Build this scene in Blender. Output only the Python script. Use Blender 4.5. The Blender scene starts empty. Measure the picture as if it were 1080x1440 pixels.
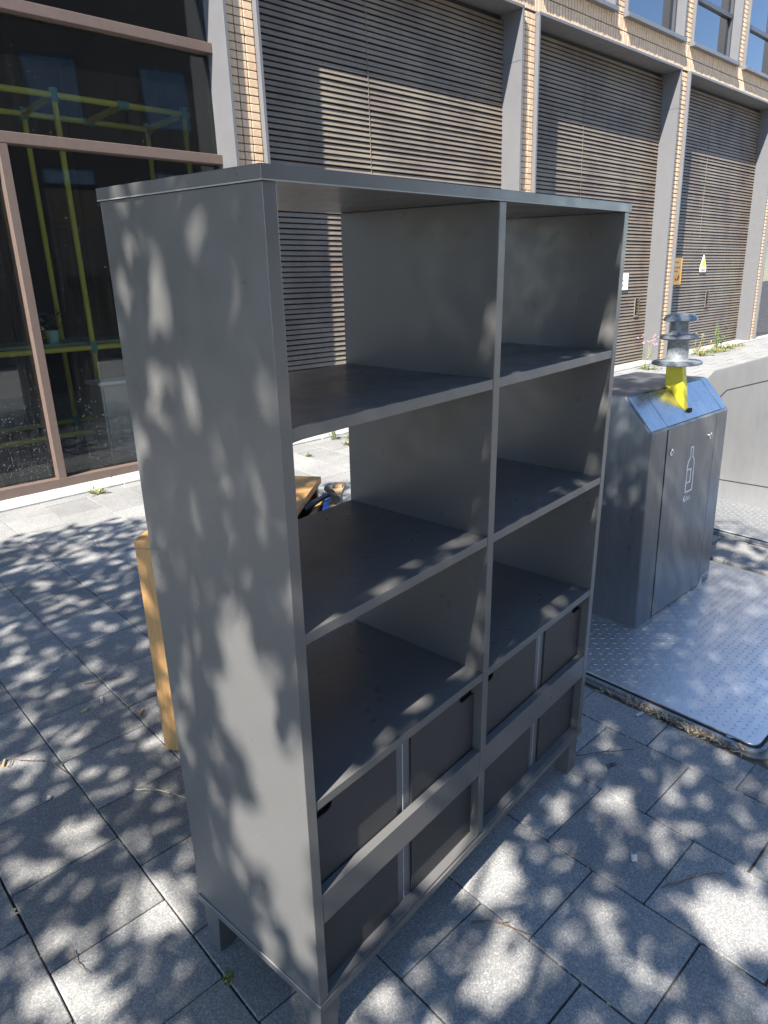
import bpy, bmesh, math, random
import numpy as np
from mathutils import Matrix, Vector, Euler

random.seed(7); rng = np.random.default_rng(11)
C = bpy.context.scene.collection
scene = bpy.context.scene
R = math.radians

# ------------------------------------------------------------------ camera
cam_d = bpy.data.cameras.new('camera'); cam = bpy.data.objects.new('camera', cam_d); C.objects.link(cam)
scene.camera = cam
PITCH, YAW, ROLL, FPX = -0.34777, 0.84945, -0.01922, 977.9
fw = Vector((math.sin(YAW)*math.cos(PITCH), math.cos(YAW)*math.cos(PITCH), math.sin(PITCH)))
r0 = Vector((math.cos(YAW), -math.sin(YAW), 0)); u0 = r0.cross(fw)
rt = r0*math.cos(ROLL)+u0*math.sin(ROLL); up = -r0*math.sin(ROLL)+u0*math.cos(ROLL)
CAM = Vector((-0.6645, -0.7886, 1.630))
cam.matrix_world = Matrix(((rt.x, up.x, -fw.x, CAM.x), (rt.y, up.y, -fw.y, CAM.y), (rt.z, up.z, -fw.z, CAM.z), (0, 0, 0, 1)))
cam_d.sensor_fit = 'VERTICAL'; cam_d.sensor_height = 36; cam_d.lens = 36*FPX/1440
cam_d.clip_start = 0.02; cam_d.clip_end = 2000
scene.render.resolution_x = 768; scene.render.resolution_y = 1024

# ------------------------------------------------------------------ light
SUN = Vector((0.649, 0.117, -0.7516)).normalized()       # the way sunlight travels
w = bpy.data.worlds.new('World'); scene.world = w; w.use_nodes = True
nt = w.node_tree; nt.nodes.clear()
sky = nt.nodes.new('ShaderNodeTexSky'); sky.sky_type = 'NISHITA'; sky.sun_disc = False
sky.sun_elevation = math.asin(-SUN.z); sky.sun_rotation = math.atan2(-SUN.x, -SUN.y)
sky.altitude = 1200; sky.air_density = 1.0; sky.dust_density = 0.0; sky.ozone_density = 3.2
bg = nt.nodes.new('ShaderNodeBackground'); bg.inputs[1].default_value = 0.126
wo = nt.nodes.new('ShaderNodeOutputWorld'); nt.links.new(sky.outputs[0], bg.inputs[0]); nt.links.new(bg.outputs[0], wo.inputs[0])
sd = bpy.data.lights.new('sun', 'SUN'); sd.energy = 4.6; sd.angle = R(0.53); sd.color = (1, 0.96, 0.90)
so = bpy.data.objects.new('sun', sd); C.objects.link(so)
so.rotation_euler = SUN.to_track_quat('-Z', 'Y').to_euler(); so.location = (-12, -3, 14)
vs = scene.view_settings; vs.view_transform = 'Standard'; vs.look = 'None'; vs.gamma = 1; vs.exposure = 1.8

# ------------------------------------------------------------------ frames
A = 0.0997256; TX, TY = 0.0361026, -0.0169563
def Qm():
    return (Matrix.Rotation(TY, 3, 'Y') @ Matrix.Rotation(TX, 3, 'X'))
PIV = Vector((0.6, 0.2, 0))
# the street falls a little towards the camera: the building and the bins stand plumb to this frame
MB = Matrix.Translation(PIV) @ Qm().transposed().to_4x4() @ Matrix.Translation(-PIV) @ Matrix.Rotation(-A, 4, 'Z')
# paving frame: same heading as the building, flat on the ground
MP = Matrix.Rotation(-A, 4, 'Z')

# ------------------------------------------------------------------ materials
def mat(name, col=(.5, .5, .5), rough=.6, metal=0., spec=None):
    m = bpy.data.materials.new(name); m.use_nodes = True
    b = m.node_tree.nodes['Principled BSDF']
    b.inputs['Base Color'].default_value = (*col, 1); b.inputs['Roughness'].default_value = rough; b.inputs['Metallic'].default_value = metal
    if spec is not None: b.inputs['Specular IOR Level'].default_value = spec
    return m
class N:
    def __init__(s, m): s.m = m; s.t = m.node_tree; s.b = s.t.nodes['Principled BSDF']
    def n(s, typ, **k):
        x = s.t.nodes.new(typ)
        for a, v in k.items():
            if a in x.bl_rna.properties: setattr(x, a, v)
        return x
    def l(s, a, b): s.t.links.new(a, b)
    def pos(s): return s.n('ShaderNodeNewGeometry').outputs['Position']
    def objc(s): return s.n('ShaderNodeTexCoord').outputs['Object']
    def noise(s, vec, scale, detail=4, rough=.55, dist=0):
        x = s.n('ShaderNodeTexNoise'); x.inputs['Scale'].default_value = scale; x.inputs['Detail'].default_value = detail
        x.inputs['Roughness'].default_value = rough; x.inputs['Distortion'].default_value = dist
        s.l(vec, x.inputs['Vector']); return x.outputs['Fac']
    def vor(s, vec, scale, out='Color'):
        x = s.n('ShaderNodeTexVoronoi'); x.inputs['Scale'].default_value = scale; s.l(vec, x.inputs['Vector']); return x.outputs[out]
    def scale(s, vec, sc):
        x = s.n('ShaderNodeMapping'); x.inputs['Scale'].default_value = sc; s.l(vec, x.inputs['Vector']); return x.outputs[0]
    def ramp(s, fac, stops, interp='LINEAR'):
        x = s.n('ShaderNodeValToRGB'); cr = x.color_ramp; cr.interpolation = interp
        while len(cr.elements) < len(stops): cr.elements.new(.5)
        for e, (p, c) in zip(cr.elements, stops):
            e.position = p; e.color = (*c, 1) if len(c) == 3 else c
        s.l(fac, x.inputs[0]); return x.outputs[0]
    def mix(s, fac, a, b, mode='MIX'):
        x = s.n('ShaderNodeMix'); x.data_type = 'RGBA'; x.blend_type = mode
        for sock, v in ((x.inputs[0], fac), (x.inputs[6], a), (x.inputs[7], b)):
            if isinstance(v, (int, float)): sock.default_value = v
            elif isinstance(v, tuple): sock.default_value = (*v, 1)
            else: s.l(v, sock)
        return x.outputs[2]
    def math(s, op, a, b=None):
        x = s.n('ShaderNodeMath'); x.operation = op
        for sock, v in ((x.inputs[0], a), (x.inputs[1], b)):
            if v is None: continue
            if isinstance(v, (int, float)): sock.default_value = v
            else: s.l(v, sock)
        return x.outputs[0]
    def rnd(s): return s.n('ShaderNodeObjectInfo').outputs['Random']
    def col(s, c): s.l(c, s.b.inputs['Base Color'])
    def rough(s, c): s.l(c, s.b.inputs['Roughness'])
    def bump(s, h, strength=.3, dist=.002):
        x = s.n('ShaderNodeBump'); x.inputs['Strength'].default_value = strength; x.inputs['Distance'].default_value = dist
        s.l(h, x.inputs['Height']); s.l(x.outputs[0], s.b.inputs['Normal'])
def g3(v): return (v, v, v)

def painted(name, col, rough=.42, var=.12, bumpy=.05, scratch=True):
    m = mat(name, col, rough); n = N(m); p = n.objc()
    f = n.noise(p, 6, 5); hi = tuple(c*(1+var) for c in col); lo = tuple(c*(1-var) for c in col)
    c = n.mix(f, lo, hi)
    if scratch:
        s = n.ramp(n.noise(n.scale(p, (60, 60, 9)), 4, 3, .7), [(.70, g3(0)), (.76, g3(1))])
        c = n.mix(n.math('MULTIPLY', s, .10), c, tuple(min(1, x*2.2) for x in col))
    n.col(c)
    n.rough(n.ramp(n.noise(p, 14, 4), [(.3, g3(rough-.07)), (.7, g3(rough+.10))]))
    n.bump(n.noise(p, 260, 2), bumpy, .0006); return m

M_shelf = painted('shelf_grey_lacquer', (.106, .103, .098), .33, .04)
M_fabric = mat('charcoal_board', (.035, .034, .035), .62); n = N(M_fabric); p = n.objc()
n.col(n.mix(n.noise(p, 500, 2), (.026, .026, .028), (.052, .049, .048))); n.bump(n.noise(p, 900, 2), .35, .0006)
M_strap = mat('woven_strap', (.25, .26, .27), .35); n = N(M_strap); p = n.objc()
ck = n.n('ShaderNodeTexChecker'); ck.inputs['Scale'].default_value = 330; n.l(p, ck.inputs['Vector'])
n.col(n.mix(ck.outputs['Fac'], (.05, .052, .055), (.17, .175, .18)))
M_thread = mat('white_seam', (.5, .5, .48), .6)
M_black = mat('black_void', (.006, .006, .006), .8)

def metal_paint(name, col, rough=.38, metal=.5, grime=.55):
    m = mat(name, col, rough, metal); n = N(m); p = n.objc()
    st = n.noise(n.scale(p, (3, 3, .7)), 5, 6, .6)
    gr = n.ramp(n.noise(n.scale(p, (16, 16, 1.6)), 2.2, 7, .7), [(.50, g3(0)), (.72, g3(grime))])
    n.col(n.mix(gr, n.mix(st, tuple(c*.82 for c in col), tuple(c*1.15 for c in col)), tuple(c*.55 for c in col)))
    n.rough(n.ramp(n.noise(n.scale(p, (2, 2, 1)), 7, 6, .65), [(.3, g3(rough-.09)), (.72, g3(rough+.13))]))
    n.bump(n.noise(p, 300, 2), .05, .0005); return m
M_bin = metal_paint('bin_grey_metallic', (.135, .140, .147), .36, .5)
M_lid = metal_paint('bin_brushed_lid', (.34, .35, .36), .22, .95)
M_bin2 = metal_paint('bin_pale_grey', (.135, .134, .133), .45, .15, .12)
M_white = mat('white_print', (.75, .76, .75), .5)
M_lock = mat('lock_steel', (.55, .55, .54), .25, .95)
M_yel = mat('yellow_paint', (.62, .52, .02), .45); n = N(M_yel); p = n.objc()
n.col(n.mix(n.ramp(n.noise(p, 40, 5), [(.55, g3(0)), (.75, g3(1))]), (.66, .55, .02), (.42, .36, .05)))
M_galv = mat('galvanised_steel', (.33, .36, .38), .55, .3); n = N(M_galv); p = n.objc()
n.col(n.mix(n.ramp(n.vor(p, 70, 'Distance'), [(.1, g3(0)), (.7, g3(1))]), (.13, .145, .155), (.24, .255, .265))); n.rough(n.ramp(n.noise(p, 30), [(.3, g3(.4)), (.7, g3(.65))]))
M_plate = mat('tread_plate_steel', (.42, .43, .43), .34, .92); n = N(M_plate); p = n.pos()
st = n.noise(n.scale(p, (1.5, 9, 1)), 6, 6, .65)
n.col(n.mix(st, (.50, .51, .52), (.72, .72, .71))); n.rough(n.ramp(n.noise(n.scale(p, (3, 11, 1)), 5, 6, .7), [(.3, g3(.30)), (.75, g3(.48))]))
n.bump(n.noise(n.scale(p, (40, 300, 1)), 1, 3), .06, .001)
M_rimst = mat('weathered_rim', (.16, .155, .145), .6, .4)
M_darkst = mat('dark_steel_edge', (.06, .062, .065), .5, .6)

# paving
M_slab = mat('exposed_aggregate_slab', (.3, .29, .27), .85); n = N(M_slab); p = n.pos()
sp = n.vor(p, 330); hs = n.n('ShaderNodeSeparateColor'); n.l(sp, hs.inputs[0])
g = n.ramp(hs.outputs[0], [(0, (.10, .10, .10)), (.28, (.17, .168, .16)), (.6, (.29, .28, .26)), (.86, (.42, .405, .37)), (1, (.66, .64, .60))])
g2 = n.ramp(n.noise(p, 130, 4, .7), [(.3, (.13, .13, .13)), (.7, (.42, .405, .375))])
c = n.mix(.25, n.mix(.45, g, g2), (.27, .262, .245))
c = n.mix(.8, c, n.ramp(n.noise(p, 2.2, 6, .65), [(.3, g3(.72)), (.7, g3(1.12))]), 'MULTIPLY')
c = n.mix(1., c, n.ramp(n.rnd(), [(0, g3(.67)), (1, g3(.93))]), 'MULTIPLY')
st = n.ramp(n.noise(p, 5.5, 7, .7, .6), [(.60, g3(0)), (.72, g3(1))])
c = n.mix(n.math('MULTIPLY', st, .35), c, (.36, .38, .40))
c = n.mix(n.ramp(n.vor(p, 3.1, 'Distance'), [(.0, g3(.45)), (.012, g3(.35)), (.02, g3(0))]), c, (.05, .05, .05))
n.col(c); n.bump(n.mix(.5, g, g2), .5, .0018)
M_joint = mat('joint_sand', (.05, .045, .035), .95); n = N(M_joint); p = n.pos()
n.col(n.ramp(n.noise(p, 9, 6, .7), [(.3, (.05, .048, .04)), (.55, (.11, .096, .07)), (.72, (.20, .155, .09))])); n.bump(n.noise(p, 180, 3), .6, .004)
M_ground = mat('far_paving', (.30, .285, .26), .9); n = N(M_ground); p = n.pos()
br = n.n('ShaderNodeTexBrick'); br.inputs['Scale'].default_value = 1.64; br.inputs['Mortar Size'].default_value = .012
br.inputs['Color1'].default_value = (.33, .315, .285, 1); br.inputs['Color2'].default_value = (.27, .26, .24, 1); br.inputs['Mortar'].default_value = (.1, .09, .07, 1)
n.l(p, br.inputs['Vector']); n.col(n.mix(.5, br.outputs['Color'], n.ramp(n.noise(p, 40, 5, .7), [(.3, g3(.16)), (.7, g3(.42))])))
M_conc = mat('pale_concrete_strip', (.5, .485, .45), .85); n = N(M_conc); p = n.objc()
n.col(n.ramp(n.noise(p, 14, 7, .7), [(.28, (.22, .215, .195)), (.65, (.40, .39, .36))])); n.bump(n.noise(p, 150, 3), .4, .002)

# facade
M_brick = mat('tan_brick', (.45, .30, .18), .85); n = N(M_brick); p = n.objc(); q = n.pos()
c = n.ramp(n.rnd(), [(0, (.50, .34, .21)), (.35, (.62, .45, .285)), (.7, (.58, .40, .25)), (1, (.68, .52, .35))])
n.col(n.mix(.55, c, n.ramp(n.noise(q, 60, 5, .7), [(.3, (.46, .31, .19)), (.7, (.70, .53, .36))]))); n.bump(n.noise(q, 150, 4), .5, .003)
M_brickf = mat('tan_brick_field', (.45, .30, .18), .85); n = N(M_brickf); q = n.pos(); p = n.objc()
c = n.ramp(n.noise(n.scale(p, (9, 1, 15)), 1, 1), [(.25, (.50, .35, .215)), (.5, (.63, .46, .295)), (.75, (.69, .53, .36))])
n.col(n.mix(.5, c, n.ramp(n.noise(q, 60, 5, .7), [(.3, (.46, .31, .19)), (.7, (.70, .53, .36))]))); n.bump(n.noise(q, 150, 4), .5, .003)
M_mortar = mat('dark_mortar', (.05, .045, .04), .95)
M_frame = painted('facade_frame_grey', (.128, .126, .128), .45, .06, .03, False)
M_slat = mat('weathered_slat', (.13, .118, .10), .6, .1); n = N(M_slat); q = n.pos(); p = n.objc()
d = n.noise(n.scale(q, (1.2, 1.2, .9)), 1.4, 6, .65)
c = n.ramp(d, [(.3, (.115, .080, .062)), (.5, (.175, .138, .103)), (.7, (.225, .185, .128))])
n.col(n.mix(n.ramp(n.noise(n.scale(q, (90, 90, 5)), 3, 4, .8), [(.5, g3(0)), (.8, g3(.5))]), c, (.26, .245, .22)))
M_back = mat('louvre_backing', (.018, .016, .014), .8)
M_mull = mat('brown_mullion', (.20, .145, .118), .5); n = N(M_mull); p = n.objc()
n.col(n.mix(n.noise(p, 18, 6, .7), (.095, .066, .052), (.15, .106, .084)))
M_dwin = mat('window_frame_dark', (.055, .057, .065), .4)
M_wallp = mat('plain_wall', (.33, .24, .16), .9)
def glass(name, tint, f0, dirt):
    m = bpy.data.materials.new(name); m.use_nodes = True; t = m.node_tree; t.nodes.clear(); n = N.__new__(N); n.m = m; n.t = t
    out = n.n('ShaderNodeOutputMaterial'); tr = n.n('ShaderNodeBsdfTransparent'); tr.inputs[0].default_value = (*tint, 1)
    gl = n.n('ShaderNodeBsdfGlossy'); gl.inputs['Roughness'].default_value = .015; gl.inputs[0].default_value = (.95, .97, 1, 1)
    fr = n.n('ShaderNodeFresnel'); fr.inputs['IOR'].default_value = f0
    mx = n.n('ShaderNodeMixShader'); n.l(fr.outputs[0], mx.inputs[0]); n.l(tr.outputs[0], mx.inputs[1]); n.l(gl.outputs[0], mx.inputs[2])
    res = mx.outputs[0]
    if dirt:
        p = n.n('ShaderNodeTexCoord').outputs['Object']
        sx = n.n('ShaderNodeSeparateXYZ'); n.l(p, sx.inputs[0])
        low = n.n('ShaderNodeMapRange'); low.inputs[1].default_value = 0.0; low.inputs[2].default_value = 1.0; low.inputs[3].default_value = .40; low.inputs[4].default_value = .0
        n.l(sx.outputs[2], low.inputs[0])
        dots = n.vor(p, 85, 'Color'); sc = n.n('ShaderNodeSeparateColor'); n.l(dots, sc.inputs[0]); dist = n.vor(p, 85, 'Distance')
        thr = n.math('ADD', .012, n.math('MULTIPLY', low.outputs[0], .75))
        on = n.math('MULTIPLY', n.math('LESS_THAN', sc.outputs[0], thr), n.math('LESS_THAN', dist, n.math('MULTIPLY', sc.outputs[1], .30)))
        film = n.math('MULTIPLY', n.ramp(n.noise(n.scale(p, (34, 34, .9)), 3, 7, .75), [(.35, g3(0)), (.8, g3(1))]), n.math('ADD', .022, n.math('MULTIPLY', low.outputs[0], .14)))
        fac = n.math('MAXIMUM', n.math('MULTIPLY', on, .7), film)
        df = n.n('ShaderNodeBsdfDiffuse'); df.inputs[0].default_value = (.52, .53, .52, 1)
        m2 = n.n('ShaderNodeMixShader'); n.l(fac, m2.inputs[0]); n.l(res, m2.inputs[1]); n.l(df.outputs[0], m2.inputs[2]); res = m2.outputs[0]
    n.l(res, out.inputs[0]); return m
M_glass = glass('dusty_glass', (.90, .94, .92), 1.45, True)
M_glassw = glass('window_glass', (.35, .42, .45), 2.7, False)
M_room = mat('room_dark_wall', (.045, .045, .045), .8)
M_roomf = mat('room_floor', (.07, .07, .068), .6)
M_teal = mat('teal_joint', (.10, .30, .28), .4)
M_tube = mat('yellow_tube', (.66, .58, .06), .45)
M_bench = mat('green_grey_worktop', (.20, .27, .17), .4)
M_pale = mat('pale_standin_sticker', (.42, .42, .43), .5)
M_pot = mat('mint_pot', (.35, .55, .48), .4)

# wood
def wood(name, c1, c2, ax=(1, 12, 12)):
    m = mat(name, c1, .48); n = N(m); p = n.objc()
    f = n.noise(n.scale(p, ax), 6, 7, .6, 1.4); n.col(n.ramp(f, [(.28, c1), (.5, c2), (.72, c1)]))
    n.bump(n.noise(n.scale(p, tuple(a*6 for a in ax)), 8, 3), .1, .0008); return m
M_oak = wood('oak_veneer', (.40, .20, .065), (.52, .29, .11), (14, 14, 1.2))
M_oakd = wood('brown_wood', (.30, .19, .105), (.38, .25, .145), (12, 12, 1.2))
M_rub = mat('black_rubber', (.018, .018, .02), .55)
M_steel = mat('tool_steel', (.25, .30, .29), .3, .9)
M_blue = mat('blue_tape', (.10, .28, .72), .4)
M_leaf = mat('leaf', (.055, .10, .025), .55); n = N(M_leaf); p = n.pos()
n.col(n.ramp(n.noise(p, 3, 3), [(.3, (.035, .075, .018)), (.7, (.085, .135, .035))]))
M_weed = mat('weed_green', (.095, .15, .04), .7)
M_weedy = mat('weed_yellow', (.28, .24, .07), .7)
M_pink = mat('pink_petal', (.65, .28, .36), .6)
M_bark = mat('bark', (.12, .095, .07), .9); n = N(M_bark); p = n.objc(); n.bump(n.noise(n.scale(p, (6, 6, 1)), 6, 6), .8, .02)
M_dead = mat('dead_leaf', (.13, .080, .045), .85)
M_twig = mat('twig', (.15, .10, .065), .85)
M_straw = mat('straw', (.40, .33, .20), .85)
M_paper = mat('paper_scrap', (.50, .50, .48), .8)
M_filter = mat('cork_filter', (.62, .32, .10), .7)
M_orange = mat('orange_sign', (.80, .36, .01), .45)
M_syel = mat('sign_yellow', (.82, .66, .02), .45)
M_red = mat('sign_ink', (.25, .06, .03), .5)
M_oppw = mat('opposite_brick', (.10, .075, .06), .9)

# ------------------------------------------------------------------ mesh helpers
OFF = {}
class MBd:
    def __init__(s): s.v = []; s.f = []
    def add(s, vs, fs):
        k = len(s.v); s.v += [tuple(v) for v in vs]; s.f += [tuple(i+k for i in f) for f in fs]; return s
    def box(s, a, b):
        x0, y0, z0 = a; x1, y1, z1 = b
        return s.add([(x0, y0, z0), (x1, y0, z0), (x1, y1, z0), (x0, y1, z0), (x0, y0, z1), (x1, y0, z1), (x1, y1, z1), (x0, y1, z1)],
                     [(0, 3, 2, 1), (4, 5, 6, 7), (0, 1, 5, 4), (1, 2, 6, 5), (2, 3, 7, 6), (3, 0, 4, 7)])
    def prism(s, poly, axis, lo, hi):
        # poly in the other two axes (cyclic order), extruded along axis
        n_ = len(poly)
        def P(a, b, h): return {0: (h, a, b), 1: (a, h, b), 2: (a, b, h)}[axis]
        s.add([P(a, b, lo) for a, b in poly]+[P(a, b, hi) for a, b in poly],
              [tuple(range(n_)), tuple(range(2*n_-1, n_-1, -1))]+[(i, i+n_, (i+1) % n_+n_, (i+1) % n_) for i in range(n_)])
        return s
    def tube(s, pts, rad, seg=10):
        pts = [Vector(p) for p in pts]; rs = rad if isinstance(rad, (list, tuple)) else [rad]*len(pts)
        k0 = len(s.v)
        for i, p in enumerate(pts):
            d = (pts[min(i+1, len(pts)-1)]-pts[max(i-1, 0)]).normalized()
            a = d.orthogonal().normalized() if i == 0 else (a-d*a.dot(d)).normalized()
            b = d.cross(a)
            for j in range(seg):
                t = 2*math.pi*j/seg; s.v.append(tuple(p+(a*math.cos(t)+b*math.sin(t))*rs[i]))
        for i in range(len(pts)-1):
            for j in range(seg):
                q = k0+i*seg; s.f.append((q+j, q+(j+1) % seg, q+seg+(j+1) % seg, q+seg+j))
        s.f.append(tuple(k0+j for j in range(seg-1, -1, -1))); s.f.append(tuple(k0+(len(pts)-1)*seg+j for j in range(seg)))
        return s
    def lathe(s, prof, cx, cy, seg=28):
        k0 = len(s.v)
        for r, z in prof:
            for j in range(seg):
                t = 2*math.pi*j/seg; s.v.append((cx+r*math.cos(t), cy+r*math.sin(t), z))
        for i in range(len(prof)-1):
            for j in range(seg):
                q = k0+i*seg; s.f.append((q+j, q+(j+1) % seg, q+seg+(j+1) % seg, q+seg+j))
        s.f.append(tuple(k0+j for j in range(seg-1, -1, -1))); s.f.append(tuple(k0+(len(prof)-1)*seg+j for j in range(seg)))
        return s
    def mesh(s, name, m, off=(0, 0, 0), bevel=0, smooth=False, seg=2):
        me = bpy.data.meshes.new(name)
        me.from_pydata([(x-off[0], y-off[1], z-off[2]) for x, y, z in s.v], [], s.f)
        bm = bmesh.new(); bm.from_mesh(me)
        bmesh.ops.recalc_face_normals(bm, faces=bm.faces)
        if bevel:
            bmesh.ops.bevel(bm, geom=[e for e in bm.edges if len(e.link_faces) == 2 and e.calc_face_angle(0) > .5], offset=bevel, segments=seg, affect='EDGES', profile=.6, clamp_overlap=True)
        bm.to_mesh(me); bm.free()
        if smooth:
            me.polygons.foreach_set('use_smooth', [True]*len(me.polygons))
            try: me.set_sharp_from_angle(angle=R(35))
            except Exception: pass
        me.materials.append(m); return me
    def build(s, name, m, parent=None, bevel=0, smooth=False, frame=None, base=None, seg=2):
        """parent given: a part in the parent's frame (coordinates minus the root's base); else a top-level mesh"""
        if parent is not None:
            off = OFF.get(parent.name, (0, 0, 0))
            o = bpy.data.objects.new(name, s.mesh(name, m, off, bevel, smooth, seg)); C.objects.link(o); o.parent = parent; OFF[o.name] = off
        else:
            base = base or (0, 0, 0)
            o = bpy.data.objects.new(name, s.mesh(name, m, base, bevel, smooth, seg)); C.objects.link(o)
            o.matrix_world = (frame or Matrix.Identity(4)) @ Matrix.Translation(base); OFF[o.name] = base
        return o
def tag(o, label=None, cat=None, group=None, kind=None):
    if label: o['label'] = label
    if cat: o['category'] = cat
    if group: o['group'] = group
    if kind: o['kind'] = kind
    return o
def thing(name, label, cat, base, frame=None, group=None):
    o = bpy.data.objects.new(name, None); C.objects.link(o); o.empty_display_size = .1
    o.matrix_world = (frame or Matrix.Identity(4)) @ Matrix.Translation(base); OFF[o.name] = tuple(base)
    return tag(o, label, cat, group)
def inst(name, me, parent, loc, rot=(0, 0, 0), sc=(1, 1, 1)):
    o = bpy.data.objects.new(name, me); C.objects.link(o); o.parent = parent
    off = OFF.get(parent.name, (0, 0, 0)) if parent else (0, 0, 0)
    o.location = (loc[0]-off[0], loc[1]-off[1], loc[2]-off[2]); o.rotation_euler = rot; o.scale = sc; return o
def B(a, b): return MBd().box(a, b)

def pix(P):
    d = Vector(P)-CAM; z = d.dot(fw)
    if z < .05: return None
    return (540+FPX*d.dot(rt)/z, 720-FPX*d.dot(up)/z, z)

# ================================================================== GROUND
gs = B((-150, -150, -.5), (150, 150, -.055)).build('ground', M_ground); tag(gs, kind='structure')
# paving: 30 cm slabs in half bond, rows running towards the building
PU = .305
U0, V0 = -.06, .925
plates = [(1.71, 3.18, -.27, 1.15), (3.69, 5.16, -.27, 1.15)]
pav = B((-4.5, -4.0, -.055), (16.5, 4.40, -.016)).build('pavement', M_joint, frame=MP); tag(pav, kind='structure')
slab_m = B((-.1508, -.1508, -.05), (.1508, .1508, 0)).mesh('slab', M_slab, bevel=.003, seg=1)
cands = []
EDGE = .075
def clip(u0, u1, v0, v1):
    """what is left of a slab after the plates are cut out: up to two rectangles"""
    rects = [(u0, u1, v0, v1)]
    for a, b, c_, d_ in plates:
        a, b, c_, d_ = a-EDGE, b+EDGE, c_-EDGE, d_+EDGE; out = []
        for x0, x1, y0, y1 in rects:
            if x1 <= a or x0 >= b or y1 <= c_ or y0 >= d_: out.append((x0, x1, y0, y1)); continue
            if x0 < a: out.append((x0, a, y0, y1)); x0 = a
            if x1 > b: out.append((b, x1, y0, y1)); x1 = b
            if y0 < c_: out.append((x0, x1, y0, c_))
            if y1 > d_: out.append((x0, x1, d_, y1))
        rects = out
    return [q for q in rects if q[1]-q[0] > .012 and q[3]-q[2] > .012]
for i in range(-14, 53):
    off = 0 if i % 2 else PU/2
    for j in range(-16, 13):
        u = U0+PU*(i+.5); v = V0+off+PU*(j+.5)
        rl = clip(u-.1508, u+.1508, v-.1508, min(v+.1508, 4.39))
        if not rl: continue
        r = rl[0]; full = len(rl) == 1 and abs(r[1]-r[0]-.3016) < 1e-6 and abs(r[3]-r[2]-.3016) < 1e-6
        q = pix(MP @ Vector((u, v, 0)))
        vis = q is not None and -60 < q[0] < 1140 and 300 < q[1] < 1520
        cands.append((q[2] if vis else 99, vis, rl, full, u, v))
cands.sort(key=lambda c: c[0])
rest = MBd(); cnt = 0
for dist, vis, rl, full, u, v in cands:
    dz = random.uniform(-.0025, .0015)
    if vis and cnt < 290:
        cnt += 1
        if full: o = inst('slab', slab_m, pav, (u, v, dz), (random.uniform(-.004, .004), random.uniform(-.004, .004), random.choice((0, 1, 2, 3))*math.pi/2+random.uniform(-.006, .006)))
        else:
            mb = MBd()
            for r in rl: mb.box((r[0], r[2], -.05), (r[1], r[3], 0))
            inst('slab', mb.mesh('slab', M_slab, off=(u, v, 0), bevel=.003 if len(rl) == 1 else 0, seg=1), pav, (u, v, dz))
    else:
        for x0, x1, y0, y1 in rl:
            e = .004
            rest.add([(x0, y0, -.02), (x1, y0, -.02), (x1, y1, -.02), (x0, y1, -.02), (x0+e, y0+e, dz), (x1-e, y0+e, dz), (x1-e, y1-e, dz), (x0+e, y1-e, dz)],
                 [(4, 5, 6, 7), (0, 1, 5, 4), (1, 2, 6, 5), (2, 3, 7, 6), (3, 0, 4, 7)])
rs = rest.build('slab_field', M_slab, pav); rs['kind'] = 'stuff'
# pale concrete strip at the foot of the facade, in lengths
st = B((-4.5, 4.40, -.05), (16.5, 5.2, -.02)).build('facade_footing', M_joint, frame=MP); tag(st, kind='structure')
k = -4.5
while k < 16.4:
    B((k+.004, 4.405, -.05), (k+1.0-.004, 4.74, .012+random.uniform(-.003, .003))).build('kerb_stone', M_conc, st, bevel=.006, seg=1); k += 1.0

# ------------------------------------------------------------------ tread plates
def plate(u0, u1, v0, v1, label):
    t = thing('tread_plate', label, 'steel plate', ((u0+u1)/2, (v0+v1)/2, -.01), MP, 'steel plates set in the paving')
    # steel rim with rounded corners
    def rr(a, b, c_, d_, r_):
        pts = []
        for cx, cy, a0 in ((b-r_, c_+r_, -90), (b-r_, d_-r_, 0), (a+r_, d_-r_, 90), (a+r_, c_+r_, 180)):
            for q in range(5): an = R(a0+q*22.5); pts.append((cx+r_*math.cos(an), cy+r_*math.sin(an)))
        return pts
    MBd().prism(rr(u0-.044, u1+.044, v0-.044, v1+.044, .055), 2, -.05, -.004).build('rim', M_rimst, t, bevel=.003, seg=1)
    MBd().prism(rr(u0-.024, u1+.024, v0-.024, v1+.024, .05), 2, -.03, .006).build('inner_frame', M_galv, t, bevel=.004, seg=2)
    MBd().prism(rr(u0-.010, u1+.010, v0-.010, v1+.010, .035), 2, -.03, .0075).build('seal', M_black, t)
    MBd().prism(rr(u0, u1, v0, v1, .03), 2, -.03, .014).build('plate_sheet', M_plate, t, bevel=.002, seg=1)
    mb = MBd(); p_ = .030; L = .0105; W_ = .0030; nx = int((u1-u0-.06)/p_); ny = int((v1-v0-.06)/p_)
    for i in range(nx):
        for j in range(ny):
            cx = u0+.04+i*p_; cy = v0+.04+j*p_; an = R(45) if (i+j) % 2 else R(-45)
            ca, sa = math.cos(an), math.sin(an)
            def T(a, b, z): return (cx+a*ca-b*sa, cy+a*sa+b*ca, z)
            mb.add([T(-L, 0, .0138), T(0, -W_, .0138), T(L, 0, .0138), T(0, W_, .0138), T(-L*.5, 0, .0156), T(L*.5, 0, .0156)],
                   [(0, 1, 5, 4), (1, 2, 5), (2, 3, 4, 5), (3, 0, 4)])
    o = mb.build('tread_pattern', M_plate, t); o['kind'] = 'stuff'
    return t
plate(*plates[0], 'steel tread plate under the dark grey glass recycling bin')
plate(*plates[1], 'steel tread plate under the pale grey metal bin')

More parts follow.
